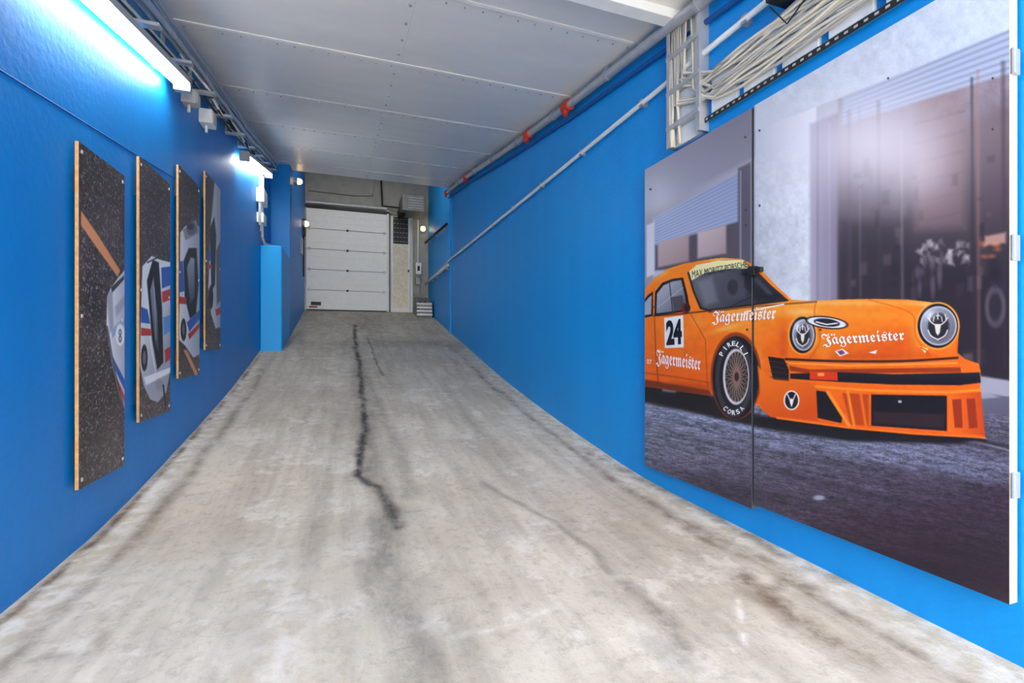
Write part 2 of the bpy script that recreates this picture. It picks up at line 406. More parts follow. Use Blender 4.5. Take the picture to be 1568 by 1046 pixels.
for k in range(14):
    y=1.96+k*.09; zl=np.interp(y,[1.94,3.02],[.935,1.09]) 
    b.tube([(XL+.03,y,zl+.10),(XL+.05+random.random()*.03,y+.04,zl+.03+random.random()*.03),(XL+.03,y+.1,zl+.08)],.004,random.choice([CABLE,CABLE2,WHITE,BLACK]),6)
b.obj('loose_cables',e,smooth=True)
def jbox(y,z,w,h,mt=WHITE):
    b=MB(); b.box(XL,XL+.05,y-w,y+w,z-h,z+h,mt); b.tube([(XL+.02,y,z-h),(XL+.02,y,z-h-.03)],.006,mt,8); b.box(XL+.05,XL+.054,y-w*.8,y+w*.8,z-h*.8,z+h*.8,CABLE2); b.obj('junction_box',bevel=.006)
jbox(2.36,.975,.035,.03); jbox(2.12,.945,.025,.025,CABLE2)
e=empty('vertical_conduit')
b=MB() 
for k,yy in enumerate((3.72,3.78,3.83)): b.tube([(XL+.02,yy,.84-.03*k),(XL+.02,yy,1.22)],.009,WHITE,8)
b.tube([(XL+.02,3.83,.78),(XL+.03,3.86,.735),(XL+.06,3.92,.74)],.008,CABLE2,8)
b.obj('tubes',e,smooth=True)
b=MB(); b.box(XL,XL+.05,3.70,3.86,1.0,1.10,WHITE); b.box(XL,XL+.045,3.72,3.84,.86,.93,WHITE); b.obj('socket_boxes',e,bevel=.006)

# ---------- right wall pipes
PY=[.3,1.06,1.23,1.95,2.9,3.86,4.64]; PZ=[.88,.975,.998,1.092,1.24,1.405,1.52]
e=empty('overhead_pipe')
b=MB(); b.tube([(.962,y,float(np.interp(y,PY,PZ))) for y in np.linspace(.1,4.7,40)],.017,STEEL,14); b.obj('pipe',e,smooth=True)
b=MB()
for y in (1.95,2.44,3.86,4.66):
    z=float(np.interp(y,PY,PZ)); b.tube([(.962,y-.03,z-.005),(.962,y+.03,z+.005)],.024,RED,12); b.tube([(.955,y,z-.02),(.95,y,z-.045)],.012,RED,8)
b.obj('couplings',e)
b=MB()
for y in np.arange(.6,4.6,.5):
    z=float(np.interp(y,PY,PZ)); b.tube([(.962,y-.006,z),(.962,y+.006,z)],.021,GREY,12); b.box(.955,.968,y-.006,y+.006,z,cz(y),GREY)
b.obj('clamps',e)
b=MB(); b.tube([(.988,y,float(np.interp(y,PY,PZ))-.045) for y in np.linspace(.1,4.7,30)],.008,DBLUE,10); b.obj('painted_pipe',smooth=True)
e=empty('conduit_line')
b=MB(); b.tube([(.982,.2,.845),(.982,1.2,.845),(.982,2.4,.84),(.982,4.6,.835),(.982,5.2,.80)],.0085,WHITE,10); b.obj('tubes',e,smooth=True)
b=MB()
for y in np.arange(.5,5,.45): b.box(.975,XR,y-.008,y+.008,.832,.856,GREY)
b.obj('clips',e)

# cable ladder above mural + riser
e=empty('cable_ladder')
b=MB()
b.box(.984,.987,-.4,1.10,.643,.656,BLACK); b.box(.987,XR,-.4,1.10,.650,.654,STEEL)
b.box(.985,XR,-.4,1.10,.755,.768,WHITE)
for y in np.arange(-.35,1.10,.115): b.box(.988,XR,y-.045,y+.045,.660,.755,WHITE)
for y in np.arange(-.35,1.10,.02): b.box(.9835,.984,y-.004,y+.004,.647,.652,CABLE2)
b.obj('frame',e)
b=MB()
b.box(.985,XR,1.105,1.24,.62,1.0,WHITE)
for y in (1.105,1.24): b.box(.965,XR,y-.006,y+.006,.62,1.0,STEEL)
for z in (.68,.79,.90): b.box(.962,.985,1.10,1.245,z-.006,z+.006,STEEL)
b.obj('riser',e)
b=MB()
for k in range(22):
    x=.972+random.random()*.012; z=.69+random.random()**1.3*.085; ph=random.random()*6
    pts=[(x+.004*math.sin(y*7+ph),y,max(.668,z+.02*math.sin(y*5+ph)+.009*math.sin(y*17+ph*2))) for y in np.arange(-.4,1.06,.05)]
    y1=1.12+random.random()*.1
    if k%3: pts+=[(x,1.09,z+.01),(x-.003,y1,z+.05),(x-.003,y1,.85),(x-.003,y1+random.uniform(-.01,.01),.99)]
    b.tube(pts,.0040,CABLE if random.random()<.85 else CABLE2,6)
for k in range(6):
    y1=1.115+random.random()*.115; b.tube([(.97+random.random()*.01,y1,.62),(.972,y1+random.uniform(-.01,.01),.75),(.972,y1,.98)],.0045,CABLE,6)
b.obj('cables',e,smooth=True)
b=MB() 
for k in range(6):
    y=.85-k*.08; b.tube([(.955,y,.80+random.random()*.03),(.95,y-.05,.72+random.random()*.05),(.955,y-.15,.79+random.random()*.04)],.0018,BLACK,6)
b.obj('black_cables',e,smooth=True)
b=MB(); b.box(.93,XR,.78,.84,.80,.835,BLACK); b.box(.94,XR,.55,.70,.79,.83,GREY); b.obj('power_supply')

# ---------- painted artwork helper
class Art:
    def __init__(s,x,y0,y1,z0,z1,ny,nz,bg):
        ua=proj(x,y0,0)[0]; ub=proj(x,y1,0)[0]
        us=np.linspace(ua,ub,ny); ys=np.array([onX(u,0,x)[1] for u in us]); zs=np.linspace(z0,z1,nz)
        s.y,s.z=[a.ravel() for a in np.meshgrid(ys,zs,indexing='ij')]; s.x=x; s.n=(ny,nz); s.clip=None
        s.U,s.V=proj(x,s.y,s.z); s.C=np.tile(np.array(bg,float),(len(s.y),1))
    def put(s,idx,cov,col):
        if s.clip is not None: cov=cov*s.clip[idx]
        c=col(s.U[idx],s.V[idx]) if callable(col) else np.array(col,float)
        s.C[idx]=s.C[idx]*(1-cov[:,None])+c*cov[:,None]
    def poly(s,pts,col,f=1.0,a=1.0,sm=False):
        if sm: pts=cr(pts,True)
        p=np.array(pts,float); mg=f+1
        idx=np.where((s.U>p[:,0].min()-mg)&(s.U<p[:,0].max()+mg)&(s.V>p[:,1].min()-mg)&(s.V<p[:,1].max()+mg))[0]
        if len(idx)==0: return
        U,V=s.U[idx],s.V[idx]; ins=np.zeros(len(idx),bool); q=np.roll(p,-1,0)
        for (x0,y0),(x1,y1) in zip(p,q):
            if y0==y1: continue
            c=((y0>V)!=(y1>V)); xx=(x1-x0)*(V-y0)/(y1-y0)+x0; ins^=c&(U<xx)
        d=segdist(U,V,[tuple(k) for k in p]+[tuple(p[0])])
        s.put(idx,np.clip(.5-np.where(ins,-d,d)/f,0,1)*a,col)
    def line(s,pts,w,col,f=1.0,a=1.0,sm=False):
        if sm: pts=cr(pts,False)
        p=np.array(pts,float); mg=w+f+1
        idx=np.where((s.U>p[:,0].min()-mg)&(s.U<p[:,0].max()+mg)&(s.V>p[:,1].min()-mg)&(s.V<p[:,1].max()+mg))[0]
        if len(idx)==0: return
        d=segdist(s.U[idx],s.V[idx],[tuple(k) for k in p]); s.put(idx,np.clip(.5-(d-w/2)/f,0,1)*a,col)
    def ell(s,cx,cy,rx,ry,col,rot=0,f=1.0,a=1.0):
        c,sn=math.cos(rot),math.sin(rot); R=max(rx,ry)+f+1
        idx=np.where((abs(s.U-cx)<R)&(abs(s.V-cy)<R))[0]
        if len(idx)==0: return
        dx,dy=s.U[idx]-cx,s.V[idx]-cy; a_=(dx*c+dy*sn)/rx; b_=(-dx*sn+dy*c)/ry
        r=np.hypot(a_,b_); s.put(idx,np.clip(.5-(r-1)*min(rx,ry)/f,0,1)*a,col)
    def glow(s,cx,cy,rx,ry,col,a=1.0,rot=0):
        c,sn=math.cos(rot),math.sin(rot); dx,dy=s.U-cx,s.V-cy
        r=((dx*c+dy*sn)/rx)**2+((-dx*sn+dy*c)/ry)**2; s.put(np.arange(len(s.U)),np.exp(-r)*a,col)
    def make(s,name,mt,parent):
        P=np.stack([np.full_like(s.y,s.x)*S,s.y*S,(s.z+Z0)*S],1)
        return gridmesh(name,P,s.n[0],s.n[1],mt,lin(np.clip(s.C,0,255)),parent)
def cr(pts,closed,n=6):
    p=[np.array(k,float) for k in pts]; N=len(p); out=[]
    for i in range(N if closed else N-1):
        if closed: a,b_,c,d=p[i-1],p[i],p[(i+1)%N],p[(i+2)%N]
        else: a,b_,c,d=p[max(i-1,0)],p[i],p[i+1],p[min(i+2,N-1)]
        for k in range(n):
            t=k/n; out.append(tuple(.5*((2*b_)+(-a+c)*t+(2*a-5*b_+4*c-d)*t*t+(-a+3*b_-3*c+d)*t**3)))
    if not closed: out.append(tuple(p[-1]))
    return out
def gr(p0,c0,p1,c1):
    p0,p1,c0,c1=[np.array(k,float) for k in (p0,p1,c0,c1)]; D=p1-p0; L=(D**2).sum()
    def f(U,V):
        t=np.clip(((U-p0[0])*D[0]+(V-p0[1])*D[1])/L,0,1)[:,None]; return c0*(1-t)+c1*t
    return f
def artmat(name,rough):
    m,n,l,b=base(name); at=n.new('ShaderNodeAttribute'); at.attribute_name='Col'
    l.new(at.outputs['Color'],b.inputs['Base Color']); b.inputs['Roughness'].default_value=rough
    return m
ARTM=artmat('printed_panel',.45)

# ---------- mural
XM=.974; e=empty('wall_mural')
b=MB(); b.box(XM+.001,.995,.922,1.373,-.418,.600,GAP); b.box(XM+.001,.995,.430,.915,-.405,.602,FRAMEW)
b.box(.992,XR,.5,1.3,-.35,.55,WOOD); b.obj('panel_leaves',e)
def paint_mural(A):
    U,V=A.U,A.V; P=A.poly; L=A.line; E=A.ell
    A.C[:]=gr((1150,150),(182,182,190),(1150,420),(156,152,164))(U,V)
    P([(980,230),(1160,120),(1160,240),(1000,325),(980,330)],gr((990,300),(176,174,186),(1150,150),(112,108,122)),f=12)
    P([(1000,335),(1135,262),(1135,420),(1000,425)],gr((1003,380),(180,192,220),(1135,300),(150,160,190)),f=3)
    for k in range(11):
        y=336+k*4.2; L([(1003,y),(1135,y-70+k*2.2)],1.4,(118,126,160),f=2,a=.6)
    P([(1003,376),(1135,338),(1135,404),(1003,414)],(84,74,82),f=4)
    P([(1007,372),(1055,358),(1055,400),(1007,410)],gr((1007,360),(200,180,180),(1055,400),(160,134,132)),f=4)
    P([(1068,356),(1112,344),(1112,388),(1068,396)],gr((1068,350),(206,188,188),(1110,380),(170,146,146)),f=4)
    P([(990,345),(1002,340),(1002,420),(990,425)],(216,216,224),f=3)
    P([(1130,258),(1150,248),(1150,430),(1130,420)],(86,80,92),f=4); L([(1134,262),(1134,410)],2,(150,146,158),f=2)
    P([(1156,150),(1250,120),(1250,470),(1156,470)],gr((1156,300),(190,192,200),(1240,300),(224,226,230)),f=3)
    mot=(vn(U,V,16,61)-.5)*24+(vn(U,V,5,62)-.5)*18+(vn(U,V,2,63)-.5)*10; cm=((U>1156)&(U<1245)&(V<470)).astype(float)*np.clip((V-200)/120,0,1); A.C+=(mot*cm)[:,None]
    P([(1240,190),(1290,170),(1290,470),(1240,470)],gr((1240,300),(172,162,178),(1290,300),(124,112,130)),f=6)
    L([(1252,190),(1252,465)],3,(116,104,122),f=4,a=.6); L([(1270,190),(1270,465)],2,(190,182,194),f=4,a=.4)
    P([(1283,150),(1560,60),(1560,620),(1283,500)],gr((1300,180),(150,134,142),(1340,390),(58,45,52)),f=6)
    P([(1380,250),(1560,150),(1560,610),(1380,520)],gr((1450,200),(120,100,104),(1450,420),(44,33,40)),f=24)
    P([(1290,340),(1390,340),(1390,500),(1290,480)],(46,38,44),f=20,a=.7)
    P([(1400,150),(1475,120),(1478,350),(1402,352)],(146,112,108),f=16,a=.5)
    for k in range(6): L([(1402,190+k*30),(1476,170+k*31)],2,(96,72,76),f=6,a=.4)
    P([(1156,60),(1570,-120),(1570,40),(1156,200)],gr((1156,120),(196,200,208),(1500,40),(216,224,234)),f=3)
    A.C+=(((vn(U,V,10,71)-.5)*16+(vn(U,V,3,72)-.5)*10)*np.clip((200-V)/60,0,1)*(U>1156))[:,None]
    P([(1290,150),(1570,35),(1570,105),(1290,190)],(186,194,214),f=6)
    for k in range(6):
        L([(1290,154+k*6.5),(1560,42+k*11.5)],2.6,(112,118,146),f=5,a=.6)
    for x,c,w in ((1300,(80,68,80),6),(1345,(66,54,64),5),(1497,(176,120,106),4),(1536,(58,44,52),6),(1316,(130,118,128),2)):
        L([(x,175-(x-1290)*.32),(x+2,560)],w,c,f=6,a=.5)
    L([(1380,200),(1382,480)],3,(170,158,162),f=5,a=.4); L([(1488,120),(1490,470)],4,(48,36,42),f=4,a=.6)
    r=np.random.RandomState(5)
    for k in range(34):
        x=r.uniform(1405,1480); y=r.uniform(366,396); q=r.uniform(80,230); P([(x,y),(x+r.uniform(2,9),y+r.uniform(-2,3)),(x+r.uniform(2,9),y+r.uniform(4,12)),(x-r.uniform(0,3),y+r.uniform(4,10))],(q,q*.93,q*.94),f=5,a=.7)
    for k in range(12):
        x=r.uniform(1395,1440); y=r.uniform(395,455); E(x,y,r.uniform(2,5),r.uniform(6,16),tuple(r.uniform(60,140)*np.array((1,.9,.95))),f=5,a=.5)
    for k in range(80):
        x=r.uniform(1300,1540); y=r.uniform(230,560); w_=r.uniform(3,14); h_=r.uniform(3,28); q=r.uniform(20,130); P([(x,y),(x+w_,y-2),(x+w_,y+h_),(x,y+h_)],(q,q*.82,q*.86),f=5,a=.4)
    for k in range(7): E(r.uniform(1505,1540),r.uniform(368,395),5,3,(226,120,60),f=5,a=.5)
    P([(1508,362),(1540,356),(1540,372),(1508,376)],(226,170,146),f=5,a=.7)
    E(1524,470,15,30,(120,110,118),f=6,a=.8); E(1524,470,11,24,(46,38,44),f=6)
    P([(1400,560),(1560,585),(1560,612),(1400,580)],(166,160,172),f=4)
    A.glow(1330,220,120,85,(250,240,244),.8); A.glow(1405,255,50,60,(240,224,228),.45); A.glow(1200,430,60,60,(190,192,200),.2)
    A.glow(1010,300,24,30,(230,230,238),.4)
    gp=[(980,598),(1100,622),(1250,632),(1560,606),(1570,960),(980,760)]
    P(gp,gr((1200,600),(118,122,140),(1240,820),(56,42,56)),f=3)
    P([(980,612),(1170,650),(1560,700),(1560,745),(1100,668),(980,632)],(132,138,164),f=18,a=.5)
    n1=vn(U*.16,V-U*.17,1.5,11); n2=vn(U*.06,V-U*.22,4.5,12); n3=rng.rand(len(U)); n4=vn(U*.5,V,1.4,13)
    gm=np.clip((V-(604+(U-985)*.05))/10,0,1)
    A.C*= (1+gm*((n1-.5)*.55+(n2-.5)*.35+(n3-.5)*.3+(n4-.5)*.4))[:,None]
    L([(1200,726),(1350,760),(1560,812)],6,(46,36,50),f=10,a=.5); L([(1380,662),(1480,672),(1560,694)],2,(188,186,200),f=3,a=.6); L([(1380,656),(1560,686)],3,(34,30,38),f=4,a=.8)
    A.glow(1450,880,220,70,(32,18,30),.7); A.glow(1060,760,100,35,(44,34,48),.5)
    E(1254,762,9,4,(190,200,220),f=3,a=.7)
    P([(985,596),(1090,606),(1160,636),(1300,650),(1508,668),(1470,680),(1300,676),(1180,658),(1080,636),(985,616)],(18,14,20),f=6,a=.95)
    E(1060,606,26,16,(20,18,22),f=3); E(1000,596,14,14,(20,18,22),f=3)
    OD=(206,76,4); K=(20,16,22)
    body=[(980,452),(990,440),(1003,425),(1022,412),(1046,404),(1075,399),(1105,395),(1135,397),(1152,404),(1172,420),(1192,441),(1212,459),(1240,461),(1290,459),(1340,458),(1390,459),(1425,463),(1450,470),(1463,486),(1468,510),(1466,540),(1478,550),(1499,557),(1502,575),(1500,600),(1503,640),(1508,668),(1480,669),(1400,664),(1300,655),(1230,646),(1180,638),(1166,626),(1150,610),(1092,606),(1050,600),(980,590)]
    C0=A.C.copy()
    P(body,gr((1200,440),(255,132,14),(1200,640),(246,96,4)),f=1.2)
    A.clip=(np.abs(A.C-C0).sum(1)>40).astype(float)
    P([(980,490),(1050,478),(1086,476),(1100,500),(1088,540),(1085,606),(980,590)],gr((1040,480),(255,124,12),(1040,600),(236,92,6)),f=3)
    P([(1086,476),(1150,466),(1204,460),(1330,459),(1425,464),(1450,474),(1400,500),(1300,500),(1200,486),(1140,490)],gr((1250,458),(255,154,40),(1260,505),(255,128,12)),f=8)
    P([(1100,505),(1140,492),(1195,486),(1212,500),(1205,545),(1170,548),(1150,520),(1120,508)],gr((1150,488),(255,146,30),(1190,545),(242,98,6)),f=4)
    P([(1250,505),(1300,500),(1400,500),(1402,530),(1440,548),(1240,550)],gr((1300,500),(255,134,14),(1320,550),(234,92,2)),f=6)
    G=A.glow
    G(1300,464,110,5,(255,192,104),.55); G(1228,478,26,6,(255,202,124),.7); G(1430,468,30,4,(255,210,140),.75,.1); G(1199,522,6,34,(206,72,2),.5); G(1330,546,80,8,(206,74,2),.55)
    G(1112,502,26,5,(255,192,106),.65,-.3); G(1070,492,16,8,(255,178,84),.4); G(1035,510,26,14,(255,160,60),.35); G(1040,594,50,8,(150,50,2),.6); G(1400,512,10,26,(255,172,70),.45); G(1262,540,8,16,(255,168,70),.35)
    G(1163,560,5,30,(255,168,72),.5); G(1175,600,16,26,(214,78,4),.4); G(1100,397,40,3,(255,196,110),.6); G(1015,420,20,4,(255,190,100),.5,-.6); G(1330,484,60,6,(255,160,56),.5); G(1470,530,6,20,(190,64,2),.5)
    A.C*=(1+A.clip*((vn(U,V,7,81)-.5)*.06))[:,None]
    A.clip=None
    L([(1250,462),(1247,480),(1256,520),(1240,549)],1.6,OD,f=2,a=.7,sm=True); L([(1330,459),(1395,480),(1402,515),(1425,545)],1.6,OD,f=2,a=.6,sm=True)
    L([(1086,478),(1150,470),(1250,462)],2.2,(60,30,20),f=2,a=.7,sm=True)
    P([(1054,418),(1064,408),(1085,402),(1112,398),(1138,400),(1160,416),(1182,438),(1206,459),(1160,465),(1085,474),(1073,472),(1062,446)],gr((1070,420),(96,96,104),(1180,460),(38,38,46)),f=1.2)
    P([(1068,432),(1090,424),(1100,462),(1080,468)],(140,144,150),f=7,a=.5); P([(1105,422),(1130,418),(1145,432),(1140,456),(1115,460)],(78,78,86),f=6,a=.8); E(1122,440,8,12,(44,40,46),f=3,a=.8)
    P([(1140,420),(1165,425),(1195,455),(1160,462),(1140,440)],(26,24,30),f=4,a=.8); P([(1150,425),(1160,424),(1184,450),(1176,452)],(96,98,106),f=4,a=.5)
    P([(1055,416),(1066,406),(1100,399),(1138,398),(1148,411),(1110,412),(1080,418),(1058,430)],(246,234,170),f=1)
    L([(1054,418),(1062,446),(1073,472),(1088,476)],3,(40,26,22),f=1.5); L([(1085,475),(1150,467),(1206,460)],2.5,K,f=1.5)
    L([(1110,473),(1150,455),(1195,452)],1.4,K,f=1); L([(1150,468),(1188,458)],1.4,K,f=1)
    P([(1002,484),(1003,447),(1014,433),(1030,427),(1046,425),(1052,448),(1057,476),(1030,480)],K,f=1)
    P([(1005,480),(1006,450),(1016,437),(1030,431),(1043,429),(1048,450),(1052,473),(1030,477)],gr((1010,440),(176,178,188),(1050,475),(96,96,108)),f=1)
    L([(1025,432),(1030,478)],1.6,(60,56,62)); P([(1028,455),(1045,452),(1050,473),(1032,476)],(66,62,70),f=2,a=.8); L([(1008,470),(1046,440)],1,(220,222,230),a=.5)
    P([(980,468),(992,452),(1000,446),(1000,484),(980,488)],K,f=1); P([(982,470),(993,456),(998,452),(997,481),(982,484)],(166,168,178),f=1)
    L([(1001,484),(1050,480),(1086,476)],2,(70,34,20),f=1.5)
    E(1050,472,7,8,(120,24,20),f=1.5); E(1052,471,5,6,(40,26,30),f=1.5)
    L([(1002,486),(1004,540),(1008,588)],1.3,(130,56,16),f=1.5); L([(1056,478),(1080,520),(1084,604)],1.3,(150,62,14),f=1.5,a=.7)
    L([(980,570),(1040,578),(1086,586)],2,(150,60,12),f=2,a=.7); P([(980,580),(1086,598),(1090,606),(1050,601),(980,591)],(120,44,8),f=3)
    P([(1017,487),(1046,483),(1047,532),(1018,533)],(246,244,242),f=1)
    E(1127,576,39,67,(150,56,6),f=2); E(1127,578,36,63,K,f=1.5)
    P([(1092,604),(1092,640),(1165,650),(1165,628),(1150,640),(1110,640)],(30,26,34),f=4,a=.6)
    E(1124,579,29,61,(34,33,38),f=1.2); E(1124,579,28,59,(58,56,62),f=1.2); E(1124,579,23,47,(24,20,24),f=1.2)
    E(1127,577,20,43,(214,208,210),f=1.2); E(1128,577,17.5,38.5,(44,34,34),f=1.2)
    for k in range(22):
        for dlt in (.55,-.55):
            t0=2*math.pi*k/22; t1=t0+dlt
            L([(1128+5*math.cos(t0),577+10*math.sin(t0)),(1128+17.5*math.cos(t1),577+38.5*math.sin(t1))],.7,(210,180,150),f=.8,a=.75)
    E(1128,577,6,12,(150,100,98),f=1); E(1128,577,3.5,7,(44,36,36),f=1)
    for (cx,cy,rx,ry) in ((1229,513,20,28),(1436,499,31,34)):
        E(cx,cy,rx+2.5,ry+2.5,(255,164,56),f=2); E(cx,cy,rx,ry,K,f=1.2); E(cx+1,cy,rx-3,ry-4,(206,202,208),f=1.2); E(cx+1,cy,rx-5,ry-6,gr((cx-rx,cy-ry),(176,176,190),(cx+rx,cy+ry),(92,88,98)),f=2)
        E(cx+1,cy+1,rx*.52,ry*.6,(40,36,44),f=4)
        W_=(236,226,206)
        for sg in (-1,1):
            L([(cx+sg*rx*.36,cy-ry*.52),(cx+sg*rx*.40,cy-ry*.25),(cx+sg*rx*.16,cy-ry*.05)],1.7,W_,f=1,sm=True)
            L([(cx+sg*rx*.18,cy-ry*.42),(cx+sg*rx*.22,cy-ry*.2)],1.4,W_,f=1)
            L([(cx+sg*rx*.40,cy-ry*.25),(cx+sg*rx*.50,cy-ry*.38)],1.3,W_,f=1)
            L([(cx+sg*rx*.48,cy+ry*.2),(cx+sg*rx*.34,cy+ry*.45),(cx,cy+ry*.62)],1.8,W_,f=1,sm=True)
        P([(cx-rx*.16,cy-ry*.08),(cx+rx*.16,cy-ry*.08),(cx+rx*.1,cy+ry*.3),(cx,cy+ry*.44),(cx-rx*.1,cy+ry*.3)],W_,f=1)
        L([(cx,cy-ry*.58),(cx,cy-ry*.3)],1.6,W_); L([(cx-rx*.08,cy-ry*.46),(cx+rx*.1,cy-ry*.46)],1.6,W_)
        A.glow(cx-rx*.4,cy-ry*.5,rx*.3,ry*.25,(246,246,250),.6)
    E(1266,494,33,9.5,K,rot=.12); E(1266,494,30,7.5,(242,238,234),rot=.12); E(1266,494,20,6,(36,32,38),rot=.12); L([(1250,493),(1266,497),(1282,495)],2,(236,232,228))
    P([(1278,538),(1290,534),(1300,541),(1286,546)],(235,225,215),f=1); P([(1282,538),(1290,536),(1294,541),(1287,544)],(120,60,120),f=1); P([(1330,540),(1343,536),(1341,542)],(240,230,225),f=1); P([(1408,530),(1422,534),(1416,541)],(240,214,120),f=1); L([(1410,532),(1419,537)],1.5,(200,30,40))
    L([(1140,478),(1200,466)],2,(246,240,236),f=1)
    L([(1203,550),(1280,553),(1380,553),(1466,548)],3.5,(54,22,14),f=2,sm=True); L([(1206,556),(1300,560),(1466,556)],2,(255,170,66),f=2)
    P([(1176,546),(1200,549),(1208,566),(1208,586),(1184,582)],K,f=1.2)
    for k in range(4): L([(1180,553+k*8),(1206,557+k*8)],1.2,(80,50,40))
    P([(1208,560),(1240,566),(1500,562),(1500,570),(1240,572),(1210,568)],(160,54,6),f=2)
    P([(1210,572),(1290,570),(1370,573),(1470,571),(1500,568),(1502,586),(1470,590),(1370,589),(1285,585),(1210,580)],gr((1300,570),(34,28,34),(1300,590),(14,10,16)),f=1.5)
    P([(1240,568),(1282,570),(1283,583),(1240,581)],(224,56,10),f=1); P([(1252,571),(1262,571),(1262,576),(1252,576)],(255,160,70),f=1)
    P([(1470,560),(1500,562),(1502,570),(1472,571)],(246,110,14),f=1)
    P([(1160,560),(1178,580),(1240,586),(1252,596),(1252,645),(1180,638),(1166,626)],gr((1180,560),(254,124,14),(1210,640),(222,78,2)),f=3)
    P([(1250,598),(1264,600),(1290,640),(1288,648),(1252,640)],K,f=1.5); P([(1290,602),(1330,604),(1330,652),(1302,650)],(196,66,4),f=2)
    L([(1268,600),(1300,652)],5,(255,146,38),f=3); L([(1298,600),(1308,652)],4,(255,140,30),f=3); L([(1318,603),(1326,654)],4,(246,112,18),f=3)
    P([(1334,604),(1450,606),(1450,660),(1334,652)],K,f=1.5); P([(1338,630),(1446,634),(1446,656),(1338,648)],(52,32,36),f=3,a=.8); E(1378,615,3,2,(190,180,180))
    P([(1452,604),(1502,600),(1508,667),(1452,661)],gr((1452,620),(250,108,12),(1505,620),(212,70,2)),f=1.5)
    P([(1458,612),(1472,611),(1474,655),(1462,655)],(160,46,4),f=2); P([(1480,611),(1493,610),(1497,655),(1484,656)],(160,46,4),f=2)
    L([(1190,640),(1300,655),(1400,664),(1508,670)],3,(255,120,20),f=1.5); L([(1190,644),(1300,659),(1400,668),(1508,674)],2.5,(20,12,14),f=2)
    L([(1250,592),(1334,598),(1450,601),(1502,597)],4,(255,140,30),f=2)
    E(1212,613,12,15,(246,240,232)); E(1212,613,10,13,K); L([(1206,604),(1211,616),(1212,622),(1213,616),(1218,604)],1.6,(240,236,228)); E(1212,615,2.5,5,(240,236,228))
    for (u,v) in ((996,290),(1141,210),(1142,322),(1142,345),(1144,505),(1163,200),(1163,315),(1295,60),(1360,120),(1520,198),(1520,120),(1524,440),(1080,660),(1160,600),(1162,700),(1000,470),(1256,505)):
        E(u,v,1.8,1.8,(60,56,62))
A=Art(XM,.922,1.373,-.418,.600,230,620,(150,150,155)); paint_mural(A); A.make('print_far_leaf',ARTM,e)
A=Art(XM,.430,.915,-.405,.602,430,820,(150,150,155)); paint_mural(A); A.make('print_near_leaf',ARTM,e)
# lettering
def textmesh(txt,off=0):
    cu=bpy.data.curves.new('t','FONT'); cu.body=txt; cu.offset=off; cu.resolution_u=3
    ob=bpy.data.objects.new('t',cu); bpy.context.collection.objects.link(ob)
    dg=bpy.context.evaluated_depsgraph_get(); me=bpy.data.meshes.new_from_object(ob.evaluated_get(dg))
    bpy.data.objects.remove(ob,do_unlink=True); return me
def lettering(txt,quad,col,mb,x,off=.015,dx=.0012):
    me=textmesh(txt,off)
    V=np.array([v.co[:] for v in me.vertices]); mn=V.min(0); mxx=V.max(0)
    TL,TR,BR,BL=[np.array(q,float) for q in quad]
    for p in me.polygons:
        pts=[]
        for vi in p.vertices:
            s_=(V[vi,0]-mn[0])/(mxx[0]-mn[0]); t_=(V[vi,1]-mn[1])/(mxx[1]-mn[1])
            q=(BL*(1-s_)+BR*s_)*(1-t_)+(TL*(1-s_)+TR*s_)*t_
            o=onX(q[0],q[1],x); pts.append((x-dx,o[1],o[2]))
        mb.face(pts,col)
SPON='Jägermeister'; uml=False
try:
    fr='\U0001D575\U0001D586\U0001D58C\U0001D58A\U0001D597\U0001D592\U0001D58A\U0001D58E\U0001D598\U0001D599\U0001D58A\U0001D597'
    ns=[len(textmesh(c).vertices) for c in (fr[0],fr[2],fr[5])]
    if min(ns)>12 and len(set(ns))>1: SPON=fr; uml=True
except Exception as ex: print('fraktur unavailable',ex)
INKW=mat('ink_white',(250,246,240),.4,var=.01); INKK=mat('ink_black',(26,22,26),.4,var=.01)
b=MB()
lettering('24',[(1020,491),(1044,488),(1045,527),(1021,529)],INKK,b,XM,.05)
def spon(q):
    lettering(SPON,q,INKW,b,XM,.0)
    if uml:      # umlaut dots over the second letter
        TL,TR,BR,BL=[np.array(k,float) for k in q]
        for f_ in (.135,.165):
            c=TL+(TR-TL)*f_+(BL-TL)*.12; w=(TR-TL)*.009; h=(BL-TL)*.05
            b.face([tuple(np.array(onX(*(c+k),XM))-np.array((.0012,0,0))) for k in (-w-h,w-h,w+h,-w+h)],INKW)
spon([(1005,534),(1073,545),(1073,573),(1005,562)])
spon([(1092,476),(1190,468),(1186,494),(1090,499)])
spon([(1256,511),(1384,504),(1386,525),(1262,533)])
lettering('MAX MORITZ PORSCHE',[(1060,415),(1143,400),(1145,409),(1060,426)],INKK,b,XM,.0)
def arc_text(txt,cx,cy,rx,ry,a0,a1,size,mb):
    n=len(txt)
    for k,ch in enumerate(txt):
        t=a0+(a1-a0)*(k+.5)/n; c=np.array((cx+rx*math.cos(t),cy+ry*math.sin(t)))
        tg=np.array((-rx*math.sin(t),ry*math.cos(t)))*(1 if a1>a0 else -1); tg/=np.linalg.norm(tg); nr=np.array((tg[1],-tg[0]))
        w,h=size
        if ch=='I': w=w*.35
        lettering(ch,[c-tg*w+nr*h,c+tg*w+nr*h,c+tg*w-nr*h,c-tg*w-nr*h],INKW,mb,XM,.02)
arc_text('PIRELLI',1124,579,26,53,-2.5,-.65,(2.6,3.6),b)
arc_text('CORSA',1124,579,26,53,2.2,.95,(2.6,3.6),b)
lettering('07',[(991,550),(998,551),(998,558),(991,557)],INKW,b,XM,.0)
b.obj('lettering',e)
